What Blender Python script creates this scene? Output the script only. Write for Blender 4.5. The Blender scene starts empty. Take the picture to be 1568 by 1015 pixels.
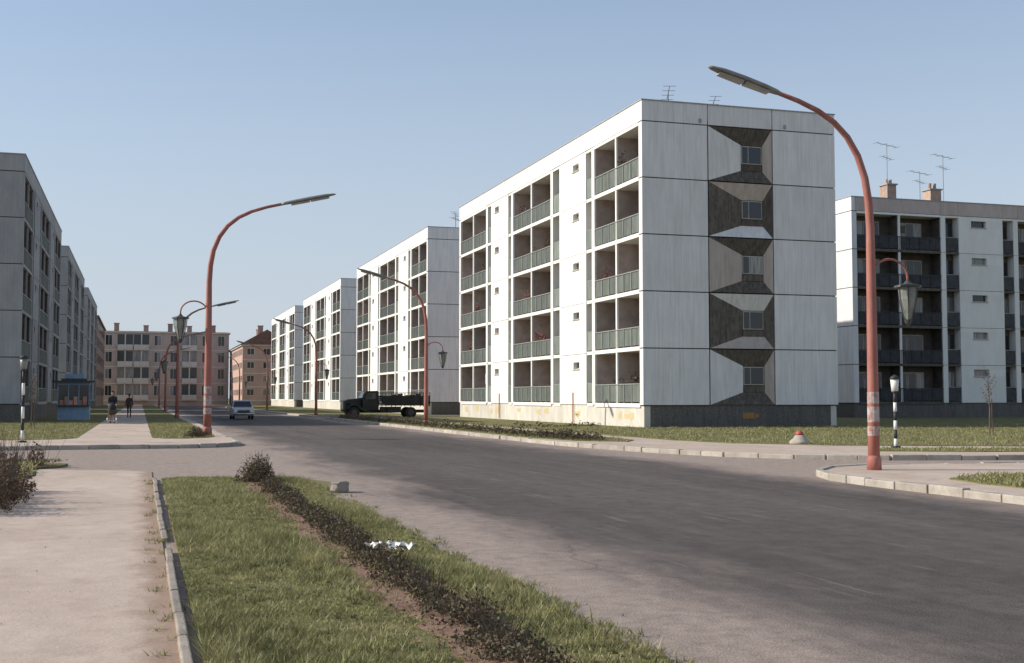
import bpy, bmesh, math, random
import numpy as np
from mathutils import Vector, Matrix
random.seed(7); rng=np.random.default_rng(7)
scene=bpy.context.scene
COL=scene.collection

# ------------------------------------------------------------------ materials
def newmat(name):
    m=bpy.data.materials.new(name); m.use_nodes=True
    nt=m.node_tree; b=nt.nodes['Principled BSDF']
    return m,nt,b
def N(nt,t,**k):
    n=nt.nodes.new(t)
    for a,v in k.items():
        setattr(n,a,v)
    return n
def c4(c): return (c[0],c[1],c[2],1)
def mixc(nt,f,a,b,bt='MIX'):
    n=N(nt,'ShaderNodeMix',data_type='RGBA',blend_type=bt)
    for sock,val in ((n.inputs[0],f),(n.inputs[6],a),(n.inputs[7],b)):
        if hasattr(val,'links') or isinstance(val,bpy.types.NodeSocket): nt.links.new(val,sock)
        elif isinstance(val,(int,float)): sock.default_value=val
        else: sock.default_value=c4(val)
    return n.outputs[2]
def math_(nt,op,a,b=None,clamp=False):
    n=N(nt,'ShaderNodeMath',operation=op,use_clamp=clamp)
    for i,val in enumerate((a,b)):
        if val is None: continue
        if isinstance(val,(int,float)): n.inputs[i].default_value=val
        else: nt.links.new(val,n.inputs[i])
    return n.outputs[0]
def mrange(nt,v,a,b,c=0.,d=1.,smooth=True):
    n=N(nt,'ShaderNodeMapRange'); n.clamp=True
    if smooth: n.interpolation_type='SMOOTHSTEP'
    nt.links.new(v,n.inputs[0])
    for i,x in zip((1,2,3,4),(a,b,c,d)): n.inputs[i].default_value=x
    return n.outputs[0]
def noise(nt,scale,stretch=(1,1,1),detail=5,rough=.6,coord=None):
    tc=coord or N(nt,'ShaderNodeTexCoord').outputs['Object']
    mp=N(nt,'ShaderNodeMapping'); mp.inputs['Scale'].default_value=stretch
    nt.links.new(tc,mp.inputs[0])
    n=N(nt,'ShaderNodeTexNoise'); n.inputs['Scale'].default_value=scale
    n.inputs['Detail'].default_value=detail; n.inputs['Roughness'].default_value=rough
    nt.links.new(mp.outputs[0],n.inputs['Vector'])
    return n.outputs[0]
def mulf(nt,col,g):
    cb=N(nt,'ShaderNodeCombineXYZ')
    for i in range(3): nt.links.new(g,cb.inputs[i])
    return mixc(nt,1.,col,cb.outputs[0],'MULTIPLY')
def gen(name,c1,c2,scale=3,stretch=(1,1,1),rough=.85,bump=.0,bscale=30,island=0.,fine=0.,metal=0.,spec=.3,dirt=None,streak=None,edge=None):
    m,nt,b=newmat(name)
    f=mrange(nt,noise(nt,scale,stretch),.3,.7)
    col=mixc(nt,f,c1,c2)
    if dirt:
        d=mrange(nt,noise(nt,dirt[1],dirt[2],8,.7),.52,.75,0,dirt[3])
        col=mixc(nt,d,col,dirt[0])
    if edge:   # (x_from, x_to, colour): worn dirt along one side of a path
        sp=N(nt,'ShaderNodeSeparateXYZ'); nt.links.new(N(nt,'ShaderNodeTexCoord').outputs['Object'],sp.inputs[0])
        o=math_(nt,'MULTIPLY',math_(nt,'SUBTRACT',noise(nt,2.2,(1,.6,1),8,.7),.5),.75)
        e=mrange(nt,math_(nt,'ADD',sp.outputs[0],o),edge[0],edge[1],0,.85)
        col=mixc(nt,e,col,edge[2])
    if fine:
        col=mulf(nt,col,mrange(nt,noise(nt,bscale*2,(1,1,1),3),.3,.7,1-fine,1+fine,False))
    if streak:
        col=mulf(nt,col,mrange(nt,noise(nt,streak[0],streak[1],4,.7),.3,.7,1-streak[2],1+streak[2]*.6,False))
    if island:
        gi=N(nt,'ShaderNodeNewGeometry').outputs['Random Per Island']
        col=mulf(nt,col,mrange(nt,gi,0,1,1-island,1+island*.6,False))
    nt.links.new(col,b.inputs['Base Color'])
    b.inputs['Roughness'].default_value=rough; b.inputs['Metallic'].default_value=metal
    b.inputs['Specular IOR Level'].default_value=spec
    if bump:
        bp=N(nt,'ShaderNodeBump'); bp.inputs['Strength'].default_value=bump; bp.inputs['Distance'].default_value=.02
        nt.links.new(noise(nt,bscale,(1,1,1),6,.7),bp.inputs['Height'])
        nt.links.new(bp.outputs[0],b.inputs['Normal'])
    return m

M={}
M['facade']=gen('facade_white_panels',(.79,.765,.70),(.85,.825,.76),1.2,(1,1,.4),.9,.15,20,.05,0,0,.2,((.62,.57,.50),1.5,(1,1,.15),.35),(7,(1,1,.05),.04))
M['slab']=M['facade']
M['gable']=gen('gable_ribbed_panels',(.72,.69,.66),(.80,.77,.735),2.0,(1,1.6,.3),.9,.4,12,.05,.05,0,.2,((.53,.50,.47),1.0,(1.6,1.6,.18),.5),(9,(1,1,.03),.13))
M['facsh']=gen('facade_shaded_panels',(.30,.295,.295),(.38,.37,.365),1.2,(1,1,.4),.9,.15,20,.12,0,0,.2,((.2,.19,.185),1.5,(1,1,.15),.4))  # darker facade copy, shade on the left row put into its colour
M['gabsh']=gen('gable_shaded_panels',(.33,.325,.325),(.40,.39,.385),1.2,(1,1,.4),.9,.15,20,.07,0,0,.2,((.24,.23,.22),1.5,(1,1,.15),.4),(9,(1,1,.03),.1))  # gable counterpart, colour darkened so the left row looks shaded
M['joint']=gen('joint_dark',(.05,.05,.05),(.08,.075,.07))
M['reliefd']=gen('relief_dark_pebble',(.10,.085,.07),(.165,.14,.115),6,(1,1,.5),.95,.8,30,.15,.25,0,.2,None,(9,(1,1,.06),.3))
M['reliefl']=gen('relief_light',(.68,.65,.62),(.79,.76,.72),2,(1,1,.3),.9,.3,30,.12,.05,0,.2,None,(9,(1,1,.06),.15))
M['reliefb']=gen('relief_buff',(.46,.38,.33),(.54,.46,.40),3,(1,1,.3),.9,.4,30,.08,.1,0,.2,None,(9,(1,1,.06),.15))
M['plinth']=gen('plinth_render',(.55,.51,.43),(.65,.61,.53),1.2,(1,1,.6),.9,.3,20,.08,.05,0,.2,((.36,.32,.27),1.5,(1,1,.4),.5))
M['plinthd']=gen('plinth_stone',(.11,.10,.09),(.19,.175,.155),14,(1,1,1),.95,.9,30,.1,.3,0,.2,None,(6,(1,1,.15),.25))
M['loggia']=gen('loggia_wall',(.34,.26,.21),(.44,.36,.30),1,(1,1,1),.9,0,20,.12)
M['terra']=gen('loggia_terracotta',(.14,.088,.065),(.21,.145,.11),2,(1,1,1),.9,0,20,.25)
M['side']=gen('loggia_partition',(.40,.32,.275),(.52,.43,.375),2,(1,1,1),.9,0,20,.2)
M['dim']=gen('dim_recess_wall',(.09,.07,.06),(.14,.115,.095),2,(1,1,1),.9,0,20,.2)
M['rail']=gen('railing_panels',(.17,.19,.165),(.23,.25,.22),3,(1,1,.3),.7,0,20,.18,0,0,.3,((.16,.14,.11),2,(1,1,.4),.4))
M['raildark']=gen('railing_dark',(.04,.042,.045),(.07,.07,.075),3,rough=.6)
M['railtop']=gen('railing_frame',(.25,.26,.235),(.32,.33,.30),3,rough=.5)
M['frame']=gen('window_frame_paint',(.38,.35,.31),(.48,.45,.39),3,rough=.6)
M['roof']=gen('roof_felt',(.08,.08,.08),(.13,.12,.11),2)
M['cap']=gen('parapet_cap',(.30,.31,.32),(.40,.40,.40),3)
M['chim']=gen('chimney_brick',(.36,.25,.19),(.46,.34,.26),3,island=.2)
M['pinkpar']=gen('parapet_pink',(.48,.39,.35),(.56,.46,.415),2,(1,1,.3),.9,0,20,.08)
M['metal']=gen('antenna_metal',(.16,.16,.17),(.22,.22,.23),3,rough=.5,metal=.3)
def glassmat():
    m,nt,b=newmat('window_glass')
    gi=N(nt,'ShaderNodeNewGeometry').outputs['Random Per Island']
    f=mrange(nt,gi,.72,.8)
    f2=mrange(nt,noise(nt,6,(3,3,.1),2),.4,.6,.4,1)
    col=mixc(nt,math_(nt,'MULTIPLY',f,f2),(.02,.022,.025),(.33,.31,.28))
    nt.links.new(col,b.inputs['Base Color']); b.inputs['Roughness'].default_value=.08
    b.inputs['Specular IOR Level'].default_value=.6
    return m
M['glass']=glassmat()

def asphalt():
    m,nt,b=newmat('asphalt')
    tc=N(nt,'ShaderNodeTexCoord').outputs['Object']
    sp=N(nt,'ShaderNodeSeparateXYZ'); nt.links.new(tc,sp.inputs[0])
    big=mrange(nt,noise(nt,.25,(1,.35,1),6,.6,tc),.3,.7)
    col=mixc(nt,big,(.082,.069,.062),(.115,.097,.087))
    st=mrange(nt,noise(nt,1.3,(1,.045,1),6,.7,tc),.40,.70)
    col=mixc(nt,math_(nt,'MULTIPLY',st,.45),col,(.155,.13,.115))
    for sc,strx,lo in ((5,(1,.05,1),.60),(4,(.07,.8,1),.64),(11,(.12,1,1),.67),(9,(1,.1,1),.67)):
        s2=mrange(nt,noise(nt,sc,strx,4,.65,tc),lo,lo+.06)
        br=mrange(nt,noise(nt,.5,(1,1,1),2,.5,tc),.42,.58)
        col=mixc(nt,math_(nt,'MULTIPLY',math_(nt,'MULTIPLY',s2,br),.32),col,(.25,.21,.185))
    col=mulf(nt,col,mrange(nt,noise(nt,3.2,(1,.8,1),8,.78,tc),.35,.65,.80,1.22,False))
    dn=noise(nt,.7,(1,.35,1),8,.68,tc)
    off=math_(nt,'MULTIPLY',math_(nt,'SUBTRACT',dn,.5),4.2)
    x=math_(nt,'ADD',sp.outputs[0],off)
    l=mrange(nt,x,3.3,5.4,1,0); r=mrange(nt,x,11.2,13.6,0,1)
    d=math_(nt,'MAXIMUM',l,r)
    fn=mrange(nt,noise(nt,5,(1,1,1),8,.75,tc),.25,.65,.45,1)
    d=math_(nt,'MULTIPLY',d,fn)
    col=mixc(nt,math_(nt,'MULTIPLY',d,.92),col,(.39,.305,.25))
    s=mrange(nt,noise(nt,.9,(1,.8,1),4,.6,tc),.68,.74,0,.5)
    col=mixc(nt,s,col,(.045,.039,.036))
    vo=N(nt,'ShaderNodeTexVoronoi',feature='DISTANCE_TO_EDGE'); vo.inputs['Scale'].default_value=.16
    wv=N(nt,'ShaderNodeVectorMath',operation='ADD')
    nz=N(nt,'ShaderNodeTexNoise'); nz.inputs['Scale'].default_value=.8; nz.inputs['Detail'].default_value=8
    nt.links.new(tc,nz.inputs['Vector'])
    nt.links.new(tc,wv.inputs[0]); nt.links.new(nz.outputs[1],wv.inputs[1]); nt.links.new(wv.outputs[0],vo.inputs['Vector'])
    cr=math_(nt,'MULTIPLY',mrange(nt,vo.outputs[0],.001,.005,.3,0),mrange(nt,noise(nt,.3,(1,1,1),2,.5,tc),.5,.6))
    col=mixc(nt,cr,col,(.04,.037,.035))
    col=mulf(nt,col,mrange(nt,noise(nt,70,(1,1,1),2,.5,tc),.3,.7,.62,1.4,False))
    nt.links.new(col,b.inputs['Base Color']); b.inputs['Roughness'].default_value=.9
    b.inputs['Specular IOR Level'].default_value=.15
    bp=N(nt,'ShaderNodeBump'); bp.inputs['Strength'].default_value=.6; bp.inputs['Distance'].default_value=.015
    nt.links.new(noise(nt,45,(1,1,1),6,.7,tc),bp.inputs['Height']); nt.links.new(bp.outputs[0],b.inputs['Normal'])
    return m
M['asphalt']=asphalt()
M['pave']=gen('pavement_dusty',(.46,.36,.285),(.55,.44,.355),.6,(1,.5,1),.95,.35,25,0,.12,0,.15,((.33,.245,.19),1.6,(1,.6,1),.7),(3.5,(1,1,1),.10))
M['path']=gen('footpath_dusty',(.47,.365,.29),(.55,.44,.355),.6,(1,.5,1),.95,.35,25,0,.12,0,.15,((.36,.27,.21),1.4,(1,.6,1),.6),(3.5,(1,1,1),.10),edge=(-.12,.22,(.31,.21,.15)))
M['kerb']=gen('kerb_stone',(.36,.315,.26),(.50,.445,.375),2,(1,1,1),.9,.5,25,.18,.15,0,.2,((.21,.17,.135),3,(1,1,1),.75))
M['edging']=gen('edging_stone',(.28,.235,.19),(.39,.335,.275),3,(1,1,1),.9,.6,25,.2,.2,0,.2,((.17,.125,.095),5,(1,1,1),.8))
M['soil']=gen('soil',(.18,.105,.072),(.30,.185,.13),3,(1,1,1),.98,.9,20,0,.3)
M['lawn']=gen('lawn',(.145,.135,.055),(.215,.195,.09),1.1,(1,1,1),.98,.8,30,0,.35,0,.1,((.26,.195,.12),.9,(1,1,1),.7))
M['ground']=gen('ground',(.10,.11,.05),(.19,.16,.09),.08,(1,1,1),.98,.3,5,0,.2)

def leafmat(name,cs,scale=1.2,rough=.6,trans=.25,big=None):
    m,nt,b=newmat(name)
    gi=N(nt,'ShaderNodeNewGeometry').outputs['Random Per Island']
    cr=N(nt,'ShaderNodeValToRGB'); el=cr.color_ramp.elements
    el[0].position=0; el[0].color=c4(cs[0]); el[1].position=1; el[1].color=c4(cs[-1])
    for i,c in enumerate(cs[1:-1]): 
        e=el.new((i+1)/(len(cs)-1)); e.color=c4(c)
    nt.links.new(gi,cr.inputs[0])
    f=mrange(nt,noise(nt,scale,(1,1,1),5),.35,.68)
    col=mixc(nt,math_(nt,'MULTIPLY',f,.6),cr.outputs[0],cs[len(cs)//2])
    if big:
        f=mrange(nt,noise(nt,big[0],(1,1,1),6,.7),.48,.66,0,big[2]); col=mixc(nt,f,col,big[1])
    col=mulf(nt,col,mrange(nt,noise(nt,scale*2.3,(1,1,1),4),.3,.7,.6,1.4,False))
    nt.links.new(col,b.inputs['Base Color']); b.inputs['Roughness'].default_value=rough
    b.inputs['Specular IOR Level'].default_value=.2
    tr=N(nt,'ShaderNodeBsdfTranslucent'); nt.links.new(col,tr.inputs[0])
    mx=N(nt,'ShaderNodeMixShader'); mx.inputs[0].default_value=trans
    nt.links.new(b.outputs[0],mx.inputs[1]); nt.links.new(tr.outputs[0],mx.inputs[2])
    nt.links.new(mx.outputs[0],nt.nodes['Material Output'].inputs[0])
    return m
M['grass']=leafmat('grass_blades',[(.15,.155,.055),(.215,.215,.075),(.295,.28,.12),(.46,.41,.25)],1.3,big=(1.1,(.40,.34,.18),.6))
M['hedge']=leafmat('hedge_leaves',[(.065,.05,.032),(.12,.082,.052),(.10,.095,.048),(.19,.12,.08)],3,trans=.15)
M['dry']=leafmat('dry_shrub_leaves',[(.09,.05,.035),(.16,.09,.06),(.12,.09,.05),(.24,.14,.09)],3,trans=.15)
M['bark']=gen('bark',(.12,.08,.06),(.19,.14,.11),8,(1,1,.3))

# ------------------------------------------------------------------ mesh helpers
class MB:
    def __init__(s,F=None): s.v=[]; s.f=[]; s.F=F or (lambda x,y,z:(x,y,z))
    def box(s,x0,x1,y0,y1,z0,z1):
        if x1-x0<1e-4 or y1-y0<1e-4 or z1-z0<1e-4: return
        n=len(s.v)
        for z in (z0,z1):
            for x,y in ((x0,y0),(x1,y0),(x1,y1),(x0,y1)): s.v.append(s.F(x,y,z))
        s.f+= [(n,n+3,n+2,n+1),(n+4,n+5,n+6,n+7)]+[(n+i,n+(i+1)%4,n+4+(i+1)%4,n+4+i) for i in range(4)]
    def quad(s,*p):
        n=len(s.v); s.v+=[s.F(*q) for q in p]; s.f.append(tuple(range(n,n+len(p))))
    def tube(s,pts,rad,n=10,cap=True):
        pts=[Vector(p) for p in pts]
        if not hasattr(rad,'__len__'): rad=[rad]*len(pts)
        base=len(s.v); up=None
        for i,p in enumerate(pts):
            d=(pts[min(i+1,len(pts)-1)]-pts[max(i-1,0)]).normalized()
            if up is None: up=Vector((0,1,0)) if abs(d.y)<.9 else Vector((1,0,0))
            a=(up-d*up.dot(d)).normalized(); b=d.cross(a); up=a
            for k in range(n):
                w=2*math.pi*k/n
                q=p+(a*math.cos(w)+b*math.sin(w))*rad[i]
                s.v.append(s.F(*q))
        for i in range(len(pts)-1):
            for k in range(n):
                s.f.append((base+i*n+k,base+i*n+(k+1)%n,base+(i+1)*n+(k+1)%n,base+(i+1)*n+k))
        if cap:
            s.f.append(tuple(base+k for k in range(n))[::-1]); e=base+(len(pts)-1)*n
            s.f.append(tuple(e+k for k in range(n)))
    def prism(s,poly,y0,y1):
        n=len(s.v); k=len(poly)
        for y in (y0,y1):
            for (x,z) in poly: s.v.append(s.F(x,y,z))
        s.f.append(tuple(range(n,n+k))); s.f.append(tuple(range(n+k,n+2*k))[::-1])
        for i in range(k): s.f.append((n+i,n+(i+1)%k,n+k+(i+1)%k,n+k+i))
    def emit(s,name,mat,parent=None,smooth=False,bevel=0,recalc=True):
        if not s.f: return None
        me=bpy.data.meshes.new(name); me.from_pydata(s.v,[],s.f)
        if recalc:
            bm=bmesh.new(); bm.from_mesh(me); bmesh.ops.recalc_face_normals(bm,faces=bm.faces); bm.to_mesh(me); bm.free()
        me.materials.append(mat)
        if smooth:
            for p in me.polygons: p.use_smooth=len(p.vertices)<=4
        o=bpy.data.objects.new(name,me); COL.objects.link(o)
        if parent: o.parent=parent
        if bevel:
            bv=o.modifiers.new('b','BEVEL'); bv.width=bevel; bv.segments=3; bv.limit_method='ANGLE'
        return o
def empty(name,loc=(0,0,0),rz=0,sc=1):
    e=bpy.data.objects.new(name,None); COL.objects.link(e); e.location=loc; e.rotation_euler=(0,0,rz); e.scale=(sc,sc,sc); return e
def slab(name,poly,z0,z1,mat,parent=None):
    mb=MB(); n=len(poly)
    mb.v=[(x,y,z0) for x,y in poly]+[(x,y,z1) for x,y in poly]
    mb.f=[tuple(range(n))[::-1],tuple(range(n,2*n))]+[(i,(i+1)%n,n+(i+1)%n,n+i) for i in range(n)]
    return mb.emit(name,mat,parent)
def arc(cx,cy,r,a0,a1,n=8): return [(cx+r*math.cos(math.radians(a0+(a1-a0)*i/n)),cy+r*math.sin(math.radians(a0+(a1-a0)*i/n))) for i in range(n+1)]
def inset(poly,d):
    A=sum(poly[i][0]*poly[(i+1)%len(poly)][1]-poly[(i+1)%len(poly)][0]*poly[i][1] for i in range(len(poly)))
    sg=1 if A>0 else -1; out=[]; n=len(poly)
    for i in range(n):
        p0,p1,p2=Vector(poly[i-1]),Vector(poly[i]),Vector(poly[(i+1)%n])
        e1=(p1-p0).normalized(); e2=(p2-p1).normalized()
        n1=Vector((-e1.y,e1.x))*sg; n2=Vector((-e2.y,e2.x))*sg
        b=(n1+n2); b=b/max(.4,b.length_squared/2)
        out.append(tuple(p1+b*d))
    return out
def inpoly(P,poly):
    x,y=P[:,0],P[:,1]; ins=np.zeros(len(P),bool); n=len(poly)
    for i in range(n):
        x1,y1=poly[i]; x2,y2=poly[(i+1)%n]
        c=((y1>y)!=(y2>y))&(x<(x2-x1)*(y-y1)/((y2-y1) if y2!=y1 else 1e-9)+x1)
        ins^=c
    return ins
def trimesh(name,V,k,mat,parent=None):
    n=len(V)//k
    me=bpy.data.meshes.new(name)
    me.vertices.add(len(V)); me.vertices.foreach_set('co',V.astype(np.float32).ravel())
    me.loops.add(n*k); me.loops.foreach_set('vertex_index',np.arange(n*k,dtype=np.int32))
    me.polygons.add(n); me.polygons.foreach_set('loop_start',np.arange(n,dtype=np.int32)*k)
    me.update(calc_edges=True); me.validate(); me.materials.append(mat)
    o=bpy.data.objects.new(name,me); COL.objects.link(o)
    if parent: o.parent=parent
    return o
def blades(name,P,z,h,w,mat,parent=None,hm=None):
    n=len(P); a=rng.uniform(0,2*np.pi,n); H=h*rng.uniform(.45,1.35,n); W=w*rng.uniform(.6,1.3,n)
    if hm is not None: H=H*hm
    la=rng.uniform(0,2*np.pi,n); ln=H*rng.uniform(.2,1.3,n)
    V=np.zeros((n,3,3)); dx,dy=np.cos(a)*W/2,np.sin(a)*W/2
    V[:,0,0]=P[:,0]-dx; V[:,0,1]=P[:,1]-dy; V[:,1,0]=P[:,0]+dx; V[:,1,1]=P[:,1]+dy
    V[:,0,2]=V[:,1,2]=z
    V[:,2,0]=P[:,0]+np.cos(la)*ln; V[:,2,1]=P[:,1]+np.sin(la)*ln; V[:,2,2]=z+H
    return trimesh(name,V.reshape(-1,3),3,mat,parent)
def leaves(name,C,size,mat,parent=None,flat=0):
    n=len(C); a=rng.normal(size=(n,3)); 
    if flat: a[:,2]*=flat
    a/=np.linalg.norm(a,axis=1)[:,None]
    r=rng.normal(size=(n,3))
    if flat: r=r*flat+np.array([0,0,1.])
    b=np.cross(a,r); b/=np.linalg.norm(b,axis=1)[:,None]
    s=size*rng.uniform(.5,1.3,(n,1)); V=np.zeros((n,4,3))
    V[:,0]=C-a*s; V[:,1]=C+b*s*.5; V[:,2]=C+a*s; V[:,3]=C-b*s*.5
    return trimesh(name,V.reshape(-1,3),4,mat,parent)
def scatter(poly,dens):
    xs=[p[0] for p in poly]; ys=[p[1] for p in poly]
    A=(max(xs)-min(xs))*(max(ys)-min(ys)); n=int(A*dens)
    P=np.stack([rng.uniform(min(xs),max(xs),n),rng.uniform(min(ys),max(ys),n)],1)
    return P[inpoly(P,poly)]

# ------------------------------------------------------------------ ground, roads
slab('ground',[(-2500,-2500),(2500,-2500),(2500,2500),(-2500,2500)],-.5,-.004,M['ground'])
slab('road_asphalt',[(-120,-40),(120,-40),(120,330),(-120,330)],-.3,.0,M['asphalt'])
def block(outline,h=.12,w=.14):
    k=slab('kerb',outline,-.05,h,M['kerb'])
    slab('pavement',inset(outline,w),-.04,h+.004,M['pave'])
def ragged(y0,y1,x,amp,step=.12,seed=1):
    r=random.Random(seed); out=[]; y=y0; ph=r.uniform(0,6)
    while y<y1:
        out.append((x+amp*(.5*math.sin(y*1.7+ph)+.35*math.sin(y*5.3+ph)+r.uniform(-.5,.5)),y)); y+=step*r.uniform(.6,1.4)
    return out
slab('footpath',[(-2.1,-30),(.26,-30),(.26,27.0),(-.4,27.6),(-1.3,27.9),(-2.1,28.5)],-.05,.02,M['path'])
right_edge=ragged(-3,20.4,3.0,.07,.15,5)
verge=[(.33,-30),(3.0,-30)]+right_edge+arc(.9,21.6,2.6,-15,75,7)[2:]+[(.8,24.5),(.42,23.9)]
slab('lawn',verge,-.05,.045,M['lawn'])
bed=[(-40,-30),(-2.1,-30)]+ragged(-3,27.6,-2.1,.08,.2,3)+[(-2.3,28.6),(-1.7,29.3),(-1.6,30.2),(-2.6,31),(-4,31.2),(-40,31.5)]
slab('lawn',bed,-.05,.05,M['lawn'])
slab('soil',[(-5.2,28.7),(-3.6,28.4),(-2.3,28.9),(-1.8,29.5),(-1.9,30.1),(-2.8,30.7),(-4.2,30.9),(-5.3,30.5)],0,.056,M['soil'])
mb=MB(); u=-5.; j=0
while u<24:
    l=random.uniform(.85,1.05); j=j*.6+random.uniform(-.012,.012)
    if random.random()>.04: mb.box(.255+j,.325+j,u,u+l-.015,-.02,.062+random.uniform(-.014,.012))
    u+=l
mb.emit('kerb_edging',M['edging'],bevel=.015)
LF=[(-80,39.4),(1.2,39.4)]+arc(1.2,41.4,2.0,-90,0,6)[1:]+[(3.2,300),(-80,300)]
block(LF)
lf1=[(-60,45),(-4,45),(-2.7,45.4),(-2.2,46.5),(-2.2,290),(-60,290)]
lf2=[(.45,46),(.8,45.2),(1.6,45),(2.4,45.6),(2.75,47),(2.75,290),(.45,290)]
slab('lawn',lf1,0,.14,M['lawn']); slab('lawn',lf2,0,.14,M['lawn'])
RF=[(13.4,90.5),(13.4,41),(13.55,37.5),(13.9,34.5),(14.4,31.8),(15.2,29.4),(16.4,27.8),(18.4,26.5),(22,25.6),(40,23.2),(80,18),(118,13),(118,90.5)]
block(RF)
rf1=[(13.7,90),(13.7,41.5),(14.2,38.6),(15.5,37.0),(16.4,38.5),(16.4,90)]
rf2=[(17.6,90),(17.6,38),(18.3,35),(20.5,32.5),(25.5,30.2),(60,25),(115,18),(115,90)]
rf3=[(19.3,28.7),(22,27.4),(60,22),(60,23),(25,28.9),(20.5,30)]
for p in (rf1,rf2,rf3): slab('lawn',p,0,.145,M['lawn'])
RB=[(13.4,97.8),(118,97.8),(118,300),(13.4,300)]
block(RB)
rb1=[(14,99),(60,99),(60,290),(14,290)]
slab('lawn',rb1,0,.14,M['lawn'])
RI=[(12.7,-30),(12.7,19)]+[(12.85,20.4),(13.3,21.6),(14.2,22.6),(15.6,23.1),(20,22.7),(60,17.5),(60,-30)]
block(RI,.12,.2)
ri=[(13.75,-30),(13.75,17.2),(14.0,18.4),(15.0,19.1),(16.6,19.2),(59,14),(59,-30)]
slab('lawn',ri,0,.145,M['lawn'])
def kerbline(pts,z,w=.16,l=.9,name='kerb_stones'):
    mb=MB(); 
    for i in range(len(pts)-1):
        a,b=Vector(pts[i]),Vector(pts[i+1]); d=b-a; L=d.length; d.normalize(); nn=Vector((-d.y,d.x))
        k=max(1,round(L/l)); s=L/k
        for j in range(k):
            p=a+d*(j*s+.012); q=a+d*((j+1)*s-.012); h=z+random.uniform(-.02,.012); o=nn*(w/2)
            n=len(mb.v); j2=random.uniform(-.015,.015)
            for zz in (-.02,h):
                for c in (p-o,q-o,q+o,p+o): mb.v.append((c.x+j2,c.y,zz))
            mb.f+=[(n,n+3,n+2,n+1),(n+4,n+5,n+6,n+7)]+[(n+t,n+(t+1)%4,n+4+(t+1)%4,n+4+t) for t in range(4)]
    mb.emit(name,M['kerb'],bevel=.02)
kerbline([(12.72,0),(12.72,19)]+RI[2:7],.14)
kerbline([(13.45,88),(13.42,41)]+RF[2:10],.135)
kerbline([(-40,39.42)]+[(1.2,39.42)]+arc(1.2,41.4,1.98,-90,0,5)[1:]+[(3.18,88)],.135)

def dens_sc(poly,d0,urange):
    P=scatter(poly,d0); P=P[(P[:,1]>urange[0])&(P[:,1]<urange[1])]; return P
clip=lambda a,b:[(.34,a),(3.1,a),(3.1,b),(.34,b)]
P=np.concatenate([scatter(clip(5.5,11.5),5600),scatter(clip(11.5,17),3800),scatter(clip(17,26),2200)])
gx,gy=np.floor(P[:,0]/.11),np.floor(P[:,1]/.11)
h1=np.modf(np.sin(gx*12.9898+gy*78.233)*43758.5453)[0]; h2=np.modf(np.sin(gx*39.346+gy*11.135)*24634.634)[0]
cx=(gx+.5)*.11+h1*.05; cy=(gy+.5)*.11+h2*.05
w=np.abs(h1)[:,None]*.55
P=P*(1-w)+np.stack([cx,cy],1)*w
P=P[inpoly(P,[(p[0]+(.06 if p[0]>2 else 0),p[1]) for p in verge])]
f=np.sin(P[:,0]*3.1+np.sin(P[:,1]*1.3)*2)*np.sin(P[:,1]*2.3+P[:,0])+.5*np.sin(P[:,1]*7+P[:,0]*5)
hx=np.abs(P[:,0]-2.12+.06*np.sin(P[:,1]*1.9)+.05*np.sin(P[:,1]*5.1))
keep=(rng.uniform(0,1,len(P))<np.where(f>.9,.3,np.where(f>.5,.75,1)))&(rng.uniform(0,1,len(P))<np.clip((hx-.2)/.28,.07,1))
er=rng.uniform(0,1,len(P))<np.clip((3.08-P[:,0])/.25,.25,1)
P=P[keep&er]
gx,gy=np.floor(P[:,0]/.11),np.floor(P[:,1]/.11)
hm=.65+.75*np.abs(np.modf(np.sin(gx*7.13+gy*31.7)*9158.5)[0])
hm*=.8+.35*np.sin(P[:,0]*2.1+P[:,1]*.9)
blades('grass',P,.04,.066,.011,M['grass'],None,np.clip(hm,.35,1.7))
# straggling tufts creeping over the edging and out into the dusty gutter
T=[]
for k in range(150):
    s=random.random()
    c=(random.uniform(.12,.34),random.uniform(6,24)) if s<.45 else (3.05+abs(random.gauss(0,.13)),random.uniform(6,21))
    n=random.randint(8,26); T.append(np.array(c)+rng.normal(0,.03,(n,2)))
blades('grass',np.concatenate(T),.012,.045,.011,M['grass'])
far=[]
for poly,d,ur in ((rf1,130,(36,75)),(rf2,70,(20,56)),(rf3,140,(20,31)),(ri,300,(12,20)),(lf1,70,(44,75)),(lf2,140,(44,75)),(bed,200,(12,30.5))):
    pp=dens_sc(poly,d,ur); pp=pp[(pp[:,0]<48)&(pp[:,0]>-26)]; far.append(pp)
P=np.concatenate(far); hm=.6+.6*np.abs(np.sin(P[:,0]*1.1+P[:,1]*.7)*np.sin(P[:,0]*3.3-P[:,1]*2.1))
blades('grass',P,.13,.085,.035,M['grass'],None,hm)
hs=ragged(5,24,2.12-.30,.17,.12,21)+ragged(5,24,2.12+.30,.15,.12,22)[::-1]
slab('soil',hs,.0,.052,M['soil'])
cl=np.column_stack([2.12+rng.normal(0,.2,3500),rng.uniform(5.5,24,3500),np.full(3500,.058)])
leaves('soil_clods',cl,.018,gen('clods',(.15,.09,.06),(.30,.19,.14),40))
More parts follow.
